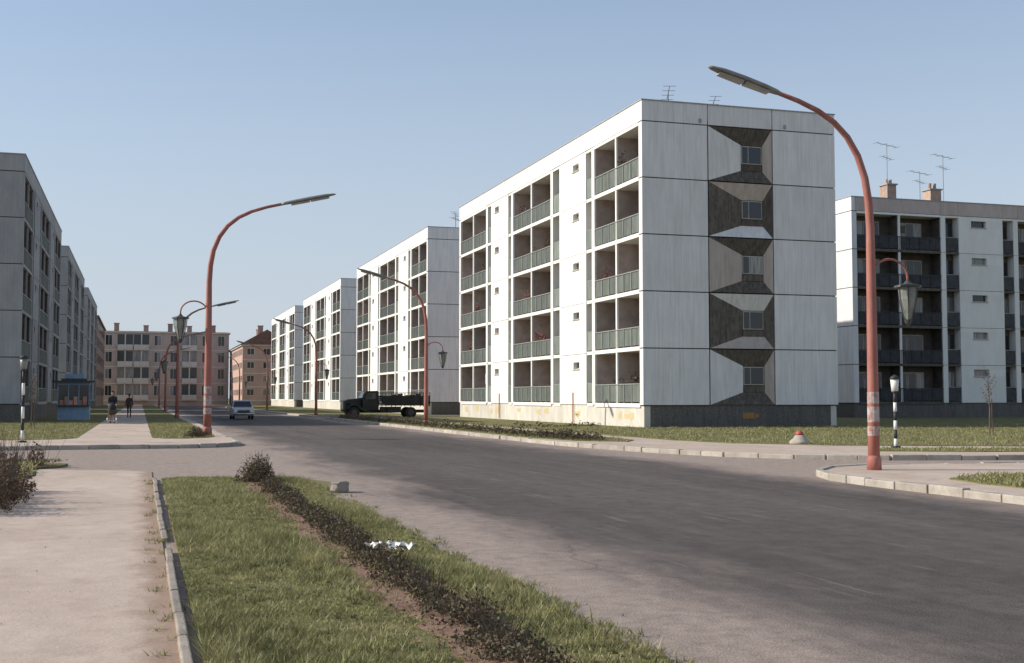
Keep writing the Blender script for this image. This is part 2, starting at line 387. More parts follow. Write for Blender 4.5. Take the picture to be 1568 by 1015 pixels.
def hedge(name,path,w,h,dens,size,z0,mat=None,cut=-1.2,tw_n=9,twl=1.25):
    par=empty(name,(path[0][0],path[0][1],0)); ox,oy=path[0]
    C=[];tw=MB()
    for i in range(len(path)-1):
        a=np.array(path[i]);b=np.array(path[i+1]);L=np.linalg.norm(b-a); n=int(L*dens)
        t=rng.uniform(0,1,n)
        q=a+(b-a)*t[:,None]; s=L*t
        hh=h*(.62+.3*np.sin(s*2.1+i*2)+.22*np.sin(s*7.3+i)+.15*np.sin(s*17)); hh=np.clip(hh,.15*h,1.4*h)
        ww=w*(.8+.25*np.sin(s*3.3+1))
        r=rng.uniform(0,1,n)**.6; an=rng.uniform(0,np.pi,n)
        nrm=np.array([-(b-a)[1],(b-a)[0]])/L
        off=np.cos(an)*r*ww; z=np.sin(an)*r*hh*rng.uniform(.7,1.25,n)
        c=np.sin(s*11+off*9)+np.sin(s*5.1-off*13)+.5*np.sin(s*23+z*20)
        k=c>cut
        q=q+nrm*off[:,None]
        C.append(np.column_stack([q[:,0]-ox,q[:,1]-oy,z+z0])[k])
        for j in range(int(L*tw_n)):
            t=random.random(); p=a+(b-a)*t; dx=random.uniform(-.7,.7)*w; 
            tw.tube([(p[0]-ox+dx*.4,p[1]-oy,z0),(p[0]-ox+dx,p[1]-oy+random.uniform(-.12,.12),z0+h*random.uniform(.6,twl))],[.005,.002],3)
    leaves('leaves',np.concatenate(C),size,mat or M['hedge'],par); tw.emit('twigs',M['bark'],par)
hedge('low_hedge',[(2.16,5.2),(2.2,8),(2.14,11),(2.18,14.4)],.27,.19,2300,.016,.05,None,-.75,26,1.35)
hedge('low_hedge',[(2.18,14.4),(2.16,18),(2.2,21.8)],.26,.18,1700,.019,.05,None,-.8,18,1.35)
hedge('low_hedge',[(2.0,22.4),(2.25,23.3)],.36,.46,4600,.022,.05,None,-.9,40,1.25)
hedge('low_hedge',[(14.4,39),(14.3,48),(14.2,60),(14.2,88)],.45,.38,190,.06,.14,None,-.9)
hedge('low_hedge',[(15.0,38.2),(15.0,44)],.5,.32,400,.045,.14,None,-.8)
hedge('low_hedge',[(1.9,45.8),(2.3,48.5)],.35,.35,700,.045,.14)
hedge('low_hedge',[(18,57),(22.6,57.4)],.3,.3,100,.06,.14)
hedge('shrub_bed',[(-5.0,29.4),(-2.1,29.5)],.75,.72,2300,.03,.05,M['dry'],-.9,44,1.35)
hedge('shrub_bed',[(-2.1,17.4),(-2.0,19.5),(-2.1,22)],.46,.72,2700,.026,.05,M['dry'],-.85,40,1.35)
hedge('shrub_bed',[(-3.3,15),(-3.1,18.6)],.45,.95,900,.035,.06,M['dry'])

# ------------------------------------------------------------------ apartment blocks
Z0,H,TOP,PAR=1.22,2.82,15.32,16.35
SEG=[('L',.45,6.5),('Sa',6.5,7.8),('W',7.8,12.2,9.4),('Sb',12.2,13.8),('L',13.8,21.4),('Sa',21.4,22.5),('W',22.5,26.6,25.2),('Sb',26.6,27.9),('L',27.9,34.95)]
def antenna(par,F,s,t,z,h):
    mb=MB(F); mb.tube([(s,t,z),(s,t,z+h)],.025,5)
    for k,zz in enumerate((h*.98,h*.8)):
        if k and h<2: continue
        l=1.25-.5*k; dy=.5
        mb.tube([(s-l,t-dy,z+zz),(s+l,t+dy,z+zz)],.018,4)
        for j in range(4):
            x=-l+2*l*j/3; mb.tube([(s+x+.1,t+x*dy/l-.3,z+zz),(s+x-.1,t+x*dy/l+.3,z+zz)],.012,4)
    mb.emit('antenna',M['metal'],par)
def apartment(name,org,a,b,L=35.4,D=10.9,segs=SEG,relief=False,ants=(),parm='facade',railm='rail',win=(.95,.38),ov={},seed=0):
    rs=random.Random(seed)
    par=empty(name,(org[0],org[1],0))
    F=lambda s,t,z:(a[0]*s+b[0]*t,a[1]*s+b[1]*t,z)
    B={k:MB(F) for k in ('facade','slab','gable','joint','reliefd','reliefl','reliefb','plinth','plinthd','loggia','terra','side','rail','raildark','railtop','frame','roof','cap','glass','pinkpar')}
    g=.028
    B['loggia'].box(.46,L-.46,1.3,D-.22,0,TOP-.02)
    TR=[(0,3.6),(3.6,7.25),(7.25,D)]
    for f in range(5):
        z0=Z0+H*f; z1=z0+H
        for e,(s0,s1) in enumerate(((0,.42),(L-.42,L))):
            for i,(t0,t1) in enumerate(TR):
                if relief and e==0 and i==1:
                    wt0,wt1,wz0,wz1=5.58,6.80,z0+.66,z0+1.98
                    o=[(.01,t0+.03,z0+.03),(.01,t1-.03,z0+.03),(.01,t1-.03,z1-.03),(.01,t0+.03,z1-.03)]
                    q=[(.26,wt0,wz0),(.26,wt1,wz0),(.26,wt1,wz1),(.26,wt0,wz1)]
                    ev=(f%2==0)
                    tb='reliefd' if ev else 'reliefl'
                    lr='reliefl' if ev else 'reliefd'
                    rr='reliefb' if ev else 'reliefd'
                    if f==2: lr='reliefb'
                    B[lr].quad(o[0],o[3],q[3],q[0]); B[rr].quad(o[1],o[2],q[2],q[1])
                    B['reliefb' if f==3 else tb].quad(o[3],o[2],q[2],q[3]); B['reliefb' if f==1 else tb].quad(o[0],o[1],q[1],q[0])
                    B['joint'].box(.36,.44,t0,t1,z0,z1)
                    B['frame'].box(.26,.335,wt0+.03,wt1-.03,wz0+.36,wz1-.03)
                    B['reliefd'].box(.23,.34,wt0+.01,wt1-.01,wz0+.01,wz0+.32)
                    mt=wt0+.42
                    B['glass'].box(.242,.257,wt0+.08,mt-.03,wz0+.41,wz1-.08)
                    B['glass'].box(.242,.257,mt+.03,wt1-.08,wz0+.41,wz1-.08)
                else:
                    B['gable'].box(s0,s1,t0+(g if t0 else 0),t1-(g if t1<D else 0),z0+g,z1-g)
            B['joint'].box(s0+.05,s1-.02,.05,TR[0][1]-.0 if (relief and e==0) else D-.05,z0-.03,z0+.024)
        if relief: B['joint'].box(.05,.40,7.25,D-.05,z0-.03,z0+.024)
        k=int((L-.92)/3.6); w=(L-.92)/k
        for i in range(k):
            s=.46+i*w
            B['facade'].box(s+g,s+w-g,D-.2,D,z0+g,z1-g)
            B['frame'].box(s+w/2-.75,s+w/2+.75,D,D+.02,z0+.9,z0+2.3); B['glass'].box(s+w/2-.68,s+w/2+.68,D+.02,D+.03,z0+.97,z0+2.23)
        for sg in segs:
            ty,s0,s1=sg[:3]
            if ty=='W':
                c=sg[3]; w0,w1=c-win[0]/2,c+win[0]/2; h0=z0+2.0; h1=h0+win[1]
                fa=B['facade']; x0,x1=s0+.006,s1-.006
                fa.box(x0,x1,0,1.28,z0+.014,h0); fa.box(x0,x1,0,1.28,h1,z1-.014)
                fa.box(x0,w0,0,1.28,h0,h1); fa.box(w1,x1,0,1.28,h0,h1)
                B['joint'].box(w0,w1,.3,.34,h0,h1)
                B['frame'].box(w0,w1,.2,.24,h0,h0+.05); B['glass'].box(w0+.04,w1-.04,.24,.26,h0+.05,h1-.03)
                B['frame'].box(w0-.06,w1+.06,-.05,-.002,h0-.07,h0-.01)
            elif ty=='L':
                B['slab'].box(s0,s1,0.0,1.28,z0-.10,z0+.10)
                if f==4: B['facade'].box(s0,s1,0,1.28,TOP-.16,TOP-.004)
                mid=(s0+s1)/2
                B['side'].box(mid-.08,mid+.08,.12,1.28,z0+.10,z1-.10 if f<4 else TOP-.16)
                B['facade'].box(mid-.09,mid+.09,.02,.12,z0+.10,z1-.10 if f<4 else TOP-.16)
                for (p0,p1) in ((s0,mid-.08),(mid+.08,s1)):
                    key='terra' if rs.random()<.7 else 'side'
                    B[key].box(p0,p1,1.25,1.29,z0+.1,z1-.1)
                    d0=p0+.35; 
                    B['frame'].box(d0,d0+.9,1.20,1.248,z0+.12,z0+2.3); B['glass'].box(d0+.09,d0+.81,1.185,1.2,z0+.6,z0+2.2)
                    B['frame'].box(d0+.95,d0+2.35,1.20,1.248,z0+.95,z0+2.3); B['glass'].box(d0+1.03,d0+1.62,1.185,1.2,z0+1.03,z0+2.22); B['glass'].box(d0+1.68,d0+2.27,1.185,1.2,z0+1.03,z0+2.22)
                    if rs.random()<.25:
                        x=p0+rs.uniform(.2,1.4); B[rs.choice(['terra','side','rail'])].box(x,x+rs.uniform(.4,.9),.5,.52,z0+1.4,z0+rs.uniform(1.9,2.2))
                B['side'].box(s0,s0+.03,.1,1.25,z0+.1,z1-.1); B['side'].box(s1-.03,s1,.1,1.25,z0+.1,z1-.1)
                n=max(1,round((s1-s0-.1)/.93)); w=(s1-s0-.1)/n
                for i in range(n):
                    x=s0+.05+i*w
                    B[railm].box(x+.03,x+w-.03,.04,.06,z0+.17,z0+1.02)
                    for j in range(6):
                        xx=x+.03+(w-.06)*(j+.5)/6; B[railm].box(xx-.02,xx+.02,.02,.039,z0+.17,z0+1.02)
                    B['railtop' if railm=='rail' else railm].box(x-.02,x+.02,.0,.062,z0+.11,z0+1.04)
                B['railtop' if railm=='rail' else railm].box(s0,s1,-.01,.08,z0+1.042,z0+1.09)
            else:
                pw=.42
                if ty=='Sa': pr=(s0,s0+pw); sl=(s0+pw,s1)
                else: pr=(s1-pw,s1); sl=(s0,s1-pw)
                B['facade'].box(pr[0]+.003,pr[1],0,1.28,z0+.014,z1-.014)
                B['side'].box(sl[0]+.01,sl[1]-.01,.7,1.28,z0,z1)
                B['slab'].box(sl[0]+.01,sl[1]-.01,.03,.69,z0-.09,z0+.09)
                B['glass'].box(sl[0]+.12,sl[1]-.12,.66,.69,z0+.3,z1-.5)
                B[railm].box(sl[0]+.02,sl[1]-.02,.06,.09,z0+.15,z0+1.15)
                B['railtop'].box(sl[0]+.01,sl[1]-.01,.05,.10,z0+1.15,z0+1.2)
                if f==4: B['facade'].box(sl[0]+.01,sl[1]-.01,.03,.69,TOP-.14,TOP-.004)
    edges=[.31]+[s[1] for s in segs[1:]]+[L-.31]
    for i in range(len(edges)-1):
        B[parm].box(edges[i]+.01,edges[i+1]-.01,0,.3,TOP+g,PAR); B['facade'].box(edges[i]+.01,edges[i+1]-.01,D-.3,D,TOP+g,PAR)
    for (s0,s1) in ((0,.3),(L-.3,L)):
        for i,(t0,t1) in enumerate(TR): B['gable'].box(s0,s1,t0+(g if t0 else 0),t1-(g if t1<D else 0),TOP+g,PAR)
    B['joint'].box(.04,L-.04,.04,D-.04,TOP-.003,TOP+.2)
    B['roof'].box(.3,L-.3,.3,D-.3,TOP+.2,TOP+.3)
    for bx in ((-.04,L+.04,-.04,.34),(-.04,L+.04,D-.34,D+.04),(-.04,.34,.342,D-.342),(L-.34,L+.04,.342,D-.342)):
        B['cap'].box(*bx,PAR+.002,PAR+.06)
    k=6; 
    for i in range(k):
        B['plinth'].box(.07+(L-.14)*i/k+.008,.07+(L-.14)*(i+1)/k-.008,.07,.4,-.1,Z0+.02)
        B['plinth'].box(.07+(L-.14)*i/k+.008,.07+(L-.14)*(i+1)/k-.008,D-.4,D-.07,-.1,Z0+.02)
    B['plinthd'].box(.08,.5,.4,D-.4,-.1,Z0+.02); B['plinthd'].box(L-.5,L-.08,.4,D-.4,-.1,Z0+.02)
    B['joint'].box(.1,L-.1,.41,1.3,Z0-.12,Z0-.03)
    nm=dict(facade='facade_panels',slab='floor_slabs',gable='gable_panels',joint='panel_joints',reliefd='relief_dark',reliefl='relief_light',reliefb='relief_buff',plinth='plinth',plinthd='plinth_stone',loggia='core_walls',terra='loggia_back_walls',side='loggia_partitions',rail='railings',raildark='railings_dark',railtop='railing_rails',frame='window_frames',roof='roof',cap='parapet_cap',glass='window_panes',pinkpar='parapet')
    for kk,mbb in B.items(): mbb.emit(nm.get(kk,kk),M[ov.get(kk,kk)],par)
    for (s,t,h) in ants: antenna(par,F,s,t,TOP+.3,h)
    return par,F
VF=23.5
A,FA=apartment('panel_apartment_block',(VF,53.95),(0,1),(1,0),relief=True,ants=((1.2,2.0,1.55),(16,3,1.9),(15,3.4,1.6),(30,3,1.4),(6,7,2.6)),seed=1)
for i,u0 in enumerate((100.1,147,193)):
    apartment('panel_apartment_block',(VF,u0),(0,1),(1,0),relief=True,ants=((2,3,2.3),(3.5,4,1.9),(20,3,2.2),(33,3,2)),seed=i+2)
for i,u0 in enumerate((77.4,123.5,169.6)):
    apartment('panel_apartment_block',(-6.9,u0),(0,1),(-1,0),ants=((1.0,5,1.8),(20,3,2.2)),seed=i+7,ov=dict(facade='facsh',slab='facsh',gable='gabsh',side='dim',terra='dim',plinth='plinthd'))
segE=[('L',.45,7.7),('Sa',7.7,9.3),('W',9.3,13.3,11.1),('Sb',13.3,14.7),('L',14.7,22.2),('Sa',22.2,23.6),('W',23.6,27.8,26.2),('Sb',27.8,29.2),('L',29.2,36.6),('Sa',36.6,38),('W',38,42,40),('Sb',42,43.4),('L',43.4,50.9)]
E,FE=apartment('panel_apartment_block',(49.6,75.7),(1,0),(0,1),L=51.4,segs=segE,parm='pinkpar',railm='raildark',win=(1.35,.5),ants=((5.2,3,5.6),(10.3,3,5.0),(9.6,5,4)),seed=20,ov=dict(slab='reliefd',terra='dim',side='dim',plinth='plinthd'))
mb=MB(FE)
for s0,s1,t0,t1,h in ((6.6,7.4,5,6,2.2),(7.4,10.6,5.1,6,1.15),(10.6,11.6,5,6,2.0)):
    mb.box(s0,s1,t0,t1,TOP+.3,PAR+h-.1)
for s0 in (6.7,7.05,10.75,11.2): mb.tube([(s0+.15,5.5,PAR+1.8),(s0+.15,5.5,PAR+2.6 if s0<8 else PAR+2.5)],.13,8)
mb.emit('chimneys',M['chim'],E)
mb=MB(FE)
for s0,s1,h in ((6.5,7.5,2.2),(10.5,11.7,2.0)): mb.box(s0,s1,4.9,6.1,PAR+h-.1,PAR+h)
mb.emit('chimney_caps',M['cap'],E)
M['yellow']=gen('yellow_paint',(.60,.45,.15),(.57,.50,.34),9,(1,1,1),.8,dirt=((.55,.51,.44),6,(1,1,1),.95))
M['orange']=gen('orange_paint',(.42,.20,.05),(.30,.18,.08),9,(1,1,1),.8)
mb=MB(FA)
for s,w,h in ((1.4,1.2,.35),(2.9,.5,.4),(9,.9,.3),(9.3,.4,.25),(14.5,.8,.4),(15.9,.9,.35),(20,.7,.3),(25,.9,.45),(26.5,.6,.4),(30,.9,.5),(33,.9,.5)):
    z=random.uniform(.45,.7); mb.box(s,s+w*.42,.062,.069,z,z+h); mb.box(s+w*.5,s+w,.062,.069,z+.05,z+h*.8)
mb.emit('painted_marks',M['yellow'],A)
mb=MB(FA); mb.box(.068,.078,5.45,6.1,.55,.85); mb.box(.068,.078,6.15,6.35,.6,.78); mb.emit('painted_mark',M['orange'],A)
mb=MB(FA)
for s in (9.9,24.5): mb.tube([(s,-.03,1.9),(s,-.03,.2)],.04,6)
mb.emit('downpipes',gen('rusty_pipe',(.35,.16,.08),(.45,.22,.1),5),A)
mb=MB(FA)
for t in (3.1,7.9): mb.box(-.04,-.004,t,t+.14,TOP+.1,TOP+.3)
mb.emit('roof_spouts',M['cap'],A)
C=[];R=[]
for s,t,f in ((3.2,.3,4),(1.6,.35,0),(3.7,.3,0),(16.2,.3,1),(17.5,.3,1),(19,.3,2),(15,.3,3),(18,.3,3),(29,.3,3),(31,.3,2),(33,.3,1),(5.5,.3,2),(20.3,.3,4)):
    z=Z0+H*f+1.2; n=60
    q=np.column_stack([s+rng.normal(0,.25,n),t+rng.normal(0,.1,n),z+np.abs(rng.normal(0,.25,n))])
    (R if f in(1,2) else C).append(np.column_stack([q[:,1],q[:,0],q[:,2]]))
leaves('balcony_plants',np.concatenate(C),.08,M['hedge'],A)
M['flower']=leafmat('flowers',[(.06,.09,.03),(.30,.06,.06),(.30,.13,.11),(.08,.10,.04)],2)
leaves('balcony_flowers',np.concatenate(R),.08,M['flower'],A)

# ------------------------------------------------------------------ end of street buildings
M['rooft']=gen('roof_tiles',(.15,.085,.065),(.22,.13,.10),3,(1,1,1),.9,.5,20,0,.2)
M['wallp']=gen('render_beige',(.46,.36,.30),(.54,.44,.375),.5,(1,1,.4))
M['wallt']=gen('brick_rose',(.50,.33,.26),(.56,.39,.31),.5,(1,1,.4))
M['wallb']=gen('brick_brown',(.25,.18,.145),(.31,.235,.19),.5,(1,1,.4))
M['trimc']=gen('trim_cream',(.60,.55,.48),(.68,.63,.56),2)
def oldblock(name,org,W,D,h,floors,cols,wall,trim,log=(),pitched=False,chims=()):
    par=empty(name,(org[0],org[1],0)); w=MB();t=MB();g=MB();r=MB();fr=MB();ch=MB()
    w.box(0,W,0,D,-.1,h)
    fh=(h-1.2)/floors
    for f in range(floors):
        z=1.2+f*fh
        t.box(-.05,W+.05,-.08,-.004,z-.22,z)
        for c in range(cols):
            cw=W/cols; x=cw*c+cw/2
            if c in log:
                g.box(x-cw*.47,x+cw*.47,-.03,-.006,z+.05,z+fh-.35); fr.box(x-cw*.47,x+cw*.47,-.6,-.5,z,z+1.0); fr.box(x-.12,x+.12,-.55,-.04,z+1.0,z+fh-.25); t.box(x-cw*.48,x+cw*.48,-.62,-.09,z-.18,z-.02)
            else:
                fr.box(x-.72,x+.72,-.05,-.004,z+.8,z+fh-.45); g.box(x-.62,x-.04,-.07,-.052,z+.9,z+fh-.55); g.box(x+.04,x+.62,-.07,-.052,z+.9,z+fh-.55)
        k=int(D/3)
        for c in range(k):
            y=D*(c+.5)/k
            for sx,ex in ((-.05,-.004),(W+.004,W+.05)):
                fr.box(sx,ex,y-.6,y+.6,z+.8,z+fh-.45)
            g.box(-.07,-.052,y-.5,y+.5,z+.9,z+fh-.55); g.box(W+.052,W+.07,y-.5,y+.5,z+.9,z+fh-.55)
    t.box(-.3,W+.3,-.3,D+.3,h,h+.25)
    if pitched:
        n=len(r.v); e=.5; rid=h+.25+min(W,D)*.32
        if D>=W: r.v+=[(-e,-e,h+.26),(W+e,-e,h+.26),(W/2,-e,rid),(-e,D+e,h+.26),(W+e,D+e,h+.26),(W/2,D+e,rid)]
        else: r.v+=[(-e,-e,h+.26),(-e,D+e,h+.26),(-e,D/2,rid),(W+e,-e,h+.26),(W+e,D+e,h+.26),(W+e,D/2,rid)]
        r.f+=[(n,n+1,n+2),(n+3,n+5,n+4),(n,n+2,n+5,n+3),(n+1,n+4,n+5,n+2),(n,n+3,n+4,n+1)]
    else: r.box(.1,W-.1,.1,D-.1,h+.25,h+.35)
    for (x,y,hh) in chims: ch.box(x-.5,x+.5,y-.4,y+.4,h,h+hh); ch.box(x-.6,x+.6,y-.5,y+.5,h+hh,h+hh+.15)
    w.emit('walls',wall,par);t.emit('cornices',trim,par);g.emit('window_panes',M['glass'],par);fr.emit('window_frames',trim,par);r.emit('roof',M['rooft'],par);ch.emit('chimneys',M['chim'],par)
    return par
oldblock('terraced_apartment_building',(-8,262),26,13,15.2,4,8,M['wallp'],M['trimc'],(1,2,5),chims=((3,6,2.2),(9,6,1.8),(14,6,2.2),(18,6,1.8),(23,6,2)))
oldblock('brick_tenement',(18.5,232),9,34,11.5,4,3,M['wallt'],M['trimc'],pitched=True,chims=((4,8,4.2),(5,22,4.2)))
oldblock('brick_tenement',(28,236),12,40,13,4,4,M['wallb'],M['trimc'],pitched=True,chims=((4,8,5),(5,22,5)))
oldblock('brown_apartment_building',(-19,209),12,44,15,5,4,M['wallb'],M['wallb'],chims=((4,8,2),(5,22,2)))
for i,(x,y,w) in enumerate(((-90,330,60),(60,300,70),(-150,240,50))):
    oldblock('distant_tenement',(x,y),w,14,13,4,int(w/4),M['wallb'],M['trimc'],pitched=True,chims=((10,6,4),(25,6,4)))

# ------------------------------------------------------------------ street lamps
M['red']=gen('mast_red_paint',(.33,.115,.085),(.41,.16,.125),4,(1,1,.3),.6,.15,30,0,.06,0,.35,((.43,.28,.22),5,(1,1,.2),.6))
M['alu']=gen('lamp_head_aluminium',(.22,.205,.18),(.32,.30,.26),5,rough=.5,metal=.3)
M['diff']=gen('lamp_diffuser',(.32,.31,.28),(.40,.39,.36),5,rough=.25)
M['dark']=gen('dark_metal',(.05,.05,.045),(.08,.08,.07),5,rough=.5)
M['poster']=gen('poster_remnants',(.50,.46,.42),(.35,.16,.13),7,(1,1,1),.9)
M['lant']=gen('lantern_glass',(.20,.21,.185),(.29,.30,.265),4,rough=.25)
def street_lamp(x,y,d,sc=1.,wide=1.,sx=1.):
    par=empty('street_lamp',(x,y,.1)); F=lambda a,b,z:((a*sx if a>0 else a)*d*sc,b*sc,z*sc)
    m=MB(F)
    prof=[(0,0,0),(0,0,1.2),(0,0,2.6),(0,0,4.0),(0,0,5.0),(.03,0,5.55),(.11,0,6.05),(.27,0,6.5),(.51,0,6.88),(.82,0,7.17),(1.2,0,7.39),(1.65,0,7.56),(2.15,0,7.7)]
    m.tube(prof,[.12,.115,.105,.095,.085,.08,.075,.07,.065,.06,.055,.05,.045],14)
    m.tube([(0,0,0),(0,0,.25),(0,0,.32)],[.15,.145,.12],14)
    m.emit('mast',M['red'],par,True)
    h=MB(F); a=Vector((2.05,0,7.66)); b=Vector((3.68,0,8.10)); dv=(b-a).normalized(); up=Vector((-dv.z,0,dv.x))
    secs=[(0,.05,.05,0),(.12,.08,.075,.0),(.4,.13,.085,0),(.9,.15,.09,0),(1.35,.13,.08,0),(1.6,.08,.05,0),(1.68,.03,.02,0)]
    n0=len(h.v)
    for (l,w,t,_) in secs:
        c=a+dv*l
        for k in range(12):
            an=2*math.pi*k/12; yy=math.cos(an)*w; zz=math.sin(an)*t*(1.0 if math.sin(an)>0 else .45)
            q=c+up*zz; h.v.append(F(q.x,yy,q.z))
    for i in range(len(secs)-1):
        for k in range(12): h.f.append((n0+i*12+k,n0+i*12+(k+1)%12,n0+(i+1)*12+(k+1)%12,n0+(i+1)*12+k))
    h.f.append(tuple(range(n0,n0+12))); h.f.append(tuple(range(len(h.v)-12,len(h.v))))
    h.emit('lamp_head',M['alu'],par,True)
    g=MB(F)
    for (l0,l1,w0,w1) in ((.3,.85,.09,.12),(.9,1.45,.12,.09)):
        c0=a+dv*l0-up*.04; c1=a+dv*l1-up*.04; e=up*-.05
        g.v+=[F(*(c0+Vector((0,-w0,0)))),F(*(c0+Vector((0,w0,0)))),F(*(c1+Vector((0,w1,0)))),F(*(c1+Vector((0,-w1,0)))),F(*(c0+e+Vector((0,-w0*.7,0)))),F(*(c0+e+Vector((0,w0*.7,0)))),F(*(c1+e+Vector((0,w1*.7,0)))),F(*(c1+e+Vector((0,-w1*.7,0))))]
        n=len(g.v)-8
        g.f+=[(n,n+1,n+2,n+3),(n+4,n+7,n+6,n+5)]+[(n+i,n+(i+1)%4,n+4+(i+1)%4,n+4+i) for i in range(4)]
    g.emit('diffuser',M['diff'],par)
    br=MB(F)
    pts=[(-.06,0,3.75)]+[(-.46+.42*math.cos(math.pi*k/12),0,4.02+.36*math.sin(math.pi*k/12)) for k in range(13)]+[(-.88,0,3.88)]
    br.tube(pts,.024,8); br.tube([(-.06,0,4.3),(-.10,0,4.3)],.03,6); br.emit('bracket',M['red'],par,True)
    la=MB(F); cx=-.88
    la.tube([(cx,0,3.95),(cx,0,3.88),(cx,0,3.84),(cx,0,3.80)],[.03,.09,.27,.28],14); la.emit('lantern_cap',M['dark'],par)
    lg=MB(F); lg.tube([(cx,0,3.80),(cx,0,3.55),(cx,0,3.25),(cx,0,3.12)],[.20,.18,.09,.07],10); lg.emit('lantern_glass',M['lant'],par)
    ld=MB(F); ld.tube([(cx,0,3.13),(cx,0,3.06),(cx,0,3.0)],[.085,.07,.02],10)
    for k in range(6):
        an=2*math.pi*k/6; ld.tube([(cx+.21*math.cos(an),.21*math.sin(an),3.8),(cx+.19*math.cos(an),.19*math.sin(an),3.55),(cx+.08*math.cos(an),.08*math.sin(an),3.12)],.011,4)
    ld.emit('lantern_frame',M['dark'],par)
    if wide>1:
        ps=MB(F)
        for z0,z1,r in ((1.0,1.32,.119),(1.38,1.62,.117),(.72,.92,.121)): ps.tube([(0,0,z0),(0,0,z1)],r,14,False)
        ps.emit('posters',M['poster'],par,recalc=False)
street_lamp(14.4,21.3,-1,1.0,2)
for u in (62,103.5,145,187): street_lamp(14.5,u,-1,1.02)
street_lamp(2.5,47.9,1,1.2,2,1.12)
for u in (91,134,177): street_lamp(2.6,u,1,1.08,1,1.1)

M['white']=gen('white_paint',(.70,.68,.63),(.80,.78,.73),5,rough=.6)
M['black']=gen('black_paint',(.03,.03,.03),(.05,.05,.05),5,rough=.6)
def beacon(x,y,z,h):
    par=empty('striped_beacon_post',(x,y,z)); w=MB();k=MB();g=MB()
    n=6; hh=h-.55
    for i in range(n):
        (w if i%2==0 else k).tube([(0,0,hh*i/n),(0,0,hh*(i+1)/n)],.05,12)
    k.tube([(0,0,hh),(0,0,hh+.06)],[.05,.11],12)
    g.tube([(0,0,hh+.06),(0,0,hh+.42)],[.10,.13],10)
    k.tube([(0,0,hh+.42),(0,0,hh+.5),(0,0,hh+.55)],[.16,.10,.02],12)
    k.tube([(0,0,0),(0,0,.05)],.14,12)
    w.emit('white_bands',M['white'],par,True);k.emit('black_bands',M['black'],par,True);g.emit('beacon_head',M['lant'] if h>2.5 else M['white'],par,True)
beacon(21.3,30.4,.13,2.15); beacon(-3.7,42.7,.13,2.9)
par=empty('traffic_marker_stone',(20.0,33.6,.13)); m=MB(); m.tube([(0,0,0),(0,0,.1),(0,0,.2),(0,0,.29)],[.34,.31,.19,.14],20); m.emit('stone_base',M['kerb'],par,True)
m=MB(); m.tube([(0,0,.29),(0,0,.36),(0,0,.42),(0,0,.44)],[.13,.12,.07,.01],16); m.emit('red_cap',gen('red_enamel',(.40,.07,.05),(.45,.1,.08),5,rough=.4),par,True)

def rough(name,loc,size,mat,seed,amp=.2):
    bm=bmesh.new(); bmesh.ops.create_icosphere(bm,subdivisions=3,radius=1)
    r=random.Random(seed); from mathutils import noise as mn
    for v in bm.verts:
        p=v.co; q=Vector([math.copysign(abs(c)**.45,c) for c in p]); n=mn.noise(p*2+Vector((seed,0,0)))*amp+mn.noise(p*6+Vector((seed,3,0)))*amp*.4
        v.co=Vector((q.x*size[0],q.y*size[1],q.z*size[2]))*(1+n)
    me=bpy.data.meshes.new(name); bm.to_mesh(me); bm.free(); me.materials.append(mat); o=bpy.data.objects.new(name,me); COL.objects.link(o); o.location=loc; o.rotation_euler=(0,0,r.uniform(0,3)); return o
rough('concrete_stone',(3.25,20.3,.09),(.17,.11,.10),M['edging'],3,.2)
def paper(loc,s,seed):
    r=random.Random(seed); n=7; m=MB()
    for i in range(n):
        for j in range(n):
            x=(i/(n-1)-.5)*s*2; y=(j/(n-1)-.5)*s*1.4
            m.v.append((x+r.uniform(-.2,.2)*s,y+r.uniform(-.2,.2)*s,r.uniform(0,.6)*s))
    m.f=[(i*n+j,(i+1)*n+j,(i+1)*n+j+1,i*n+j+1) for i in range(n-1) for j in range(n-1)]
    o=m.emit('crumpled_paper',M['white']); o.location=loc; o.rotation_euler=(0,.1,r.uniform(0,3))
paper((2.3,10.9,.20),.14,3); paper((2.14,11.05,.21),.11,5)
P2=np.column_stack([3.1+np.abs(rng.normal(0,.25,500)),rng.uniform(6,24,500)]); P1=np.column_stack([rng.uniform(-2,.1,160),rng.uniform(6,28,160)]); P3=np.column_stack([rng.uniform(.4,3,260),rng.uniform(6,24,260)])
C=np.concatenate([np.column_stack([P2,np.full(500,.008)]),np.column_stack([P1,np.full(160,.026)]),np.column_stack([P3,np.full(260,.085)])])
M['litter']=leafmat('litter_leaves',[(.14,.10,.07),(.26,.18,.12),(.20,.15,.10),(.45,.40,.32)],3)
leaves('litter',C,.011,M['litter'],None,.25)

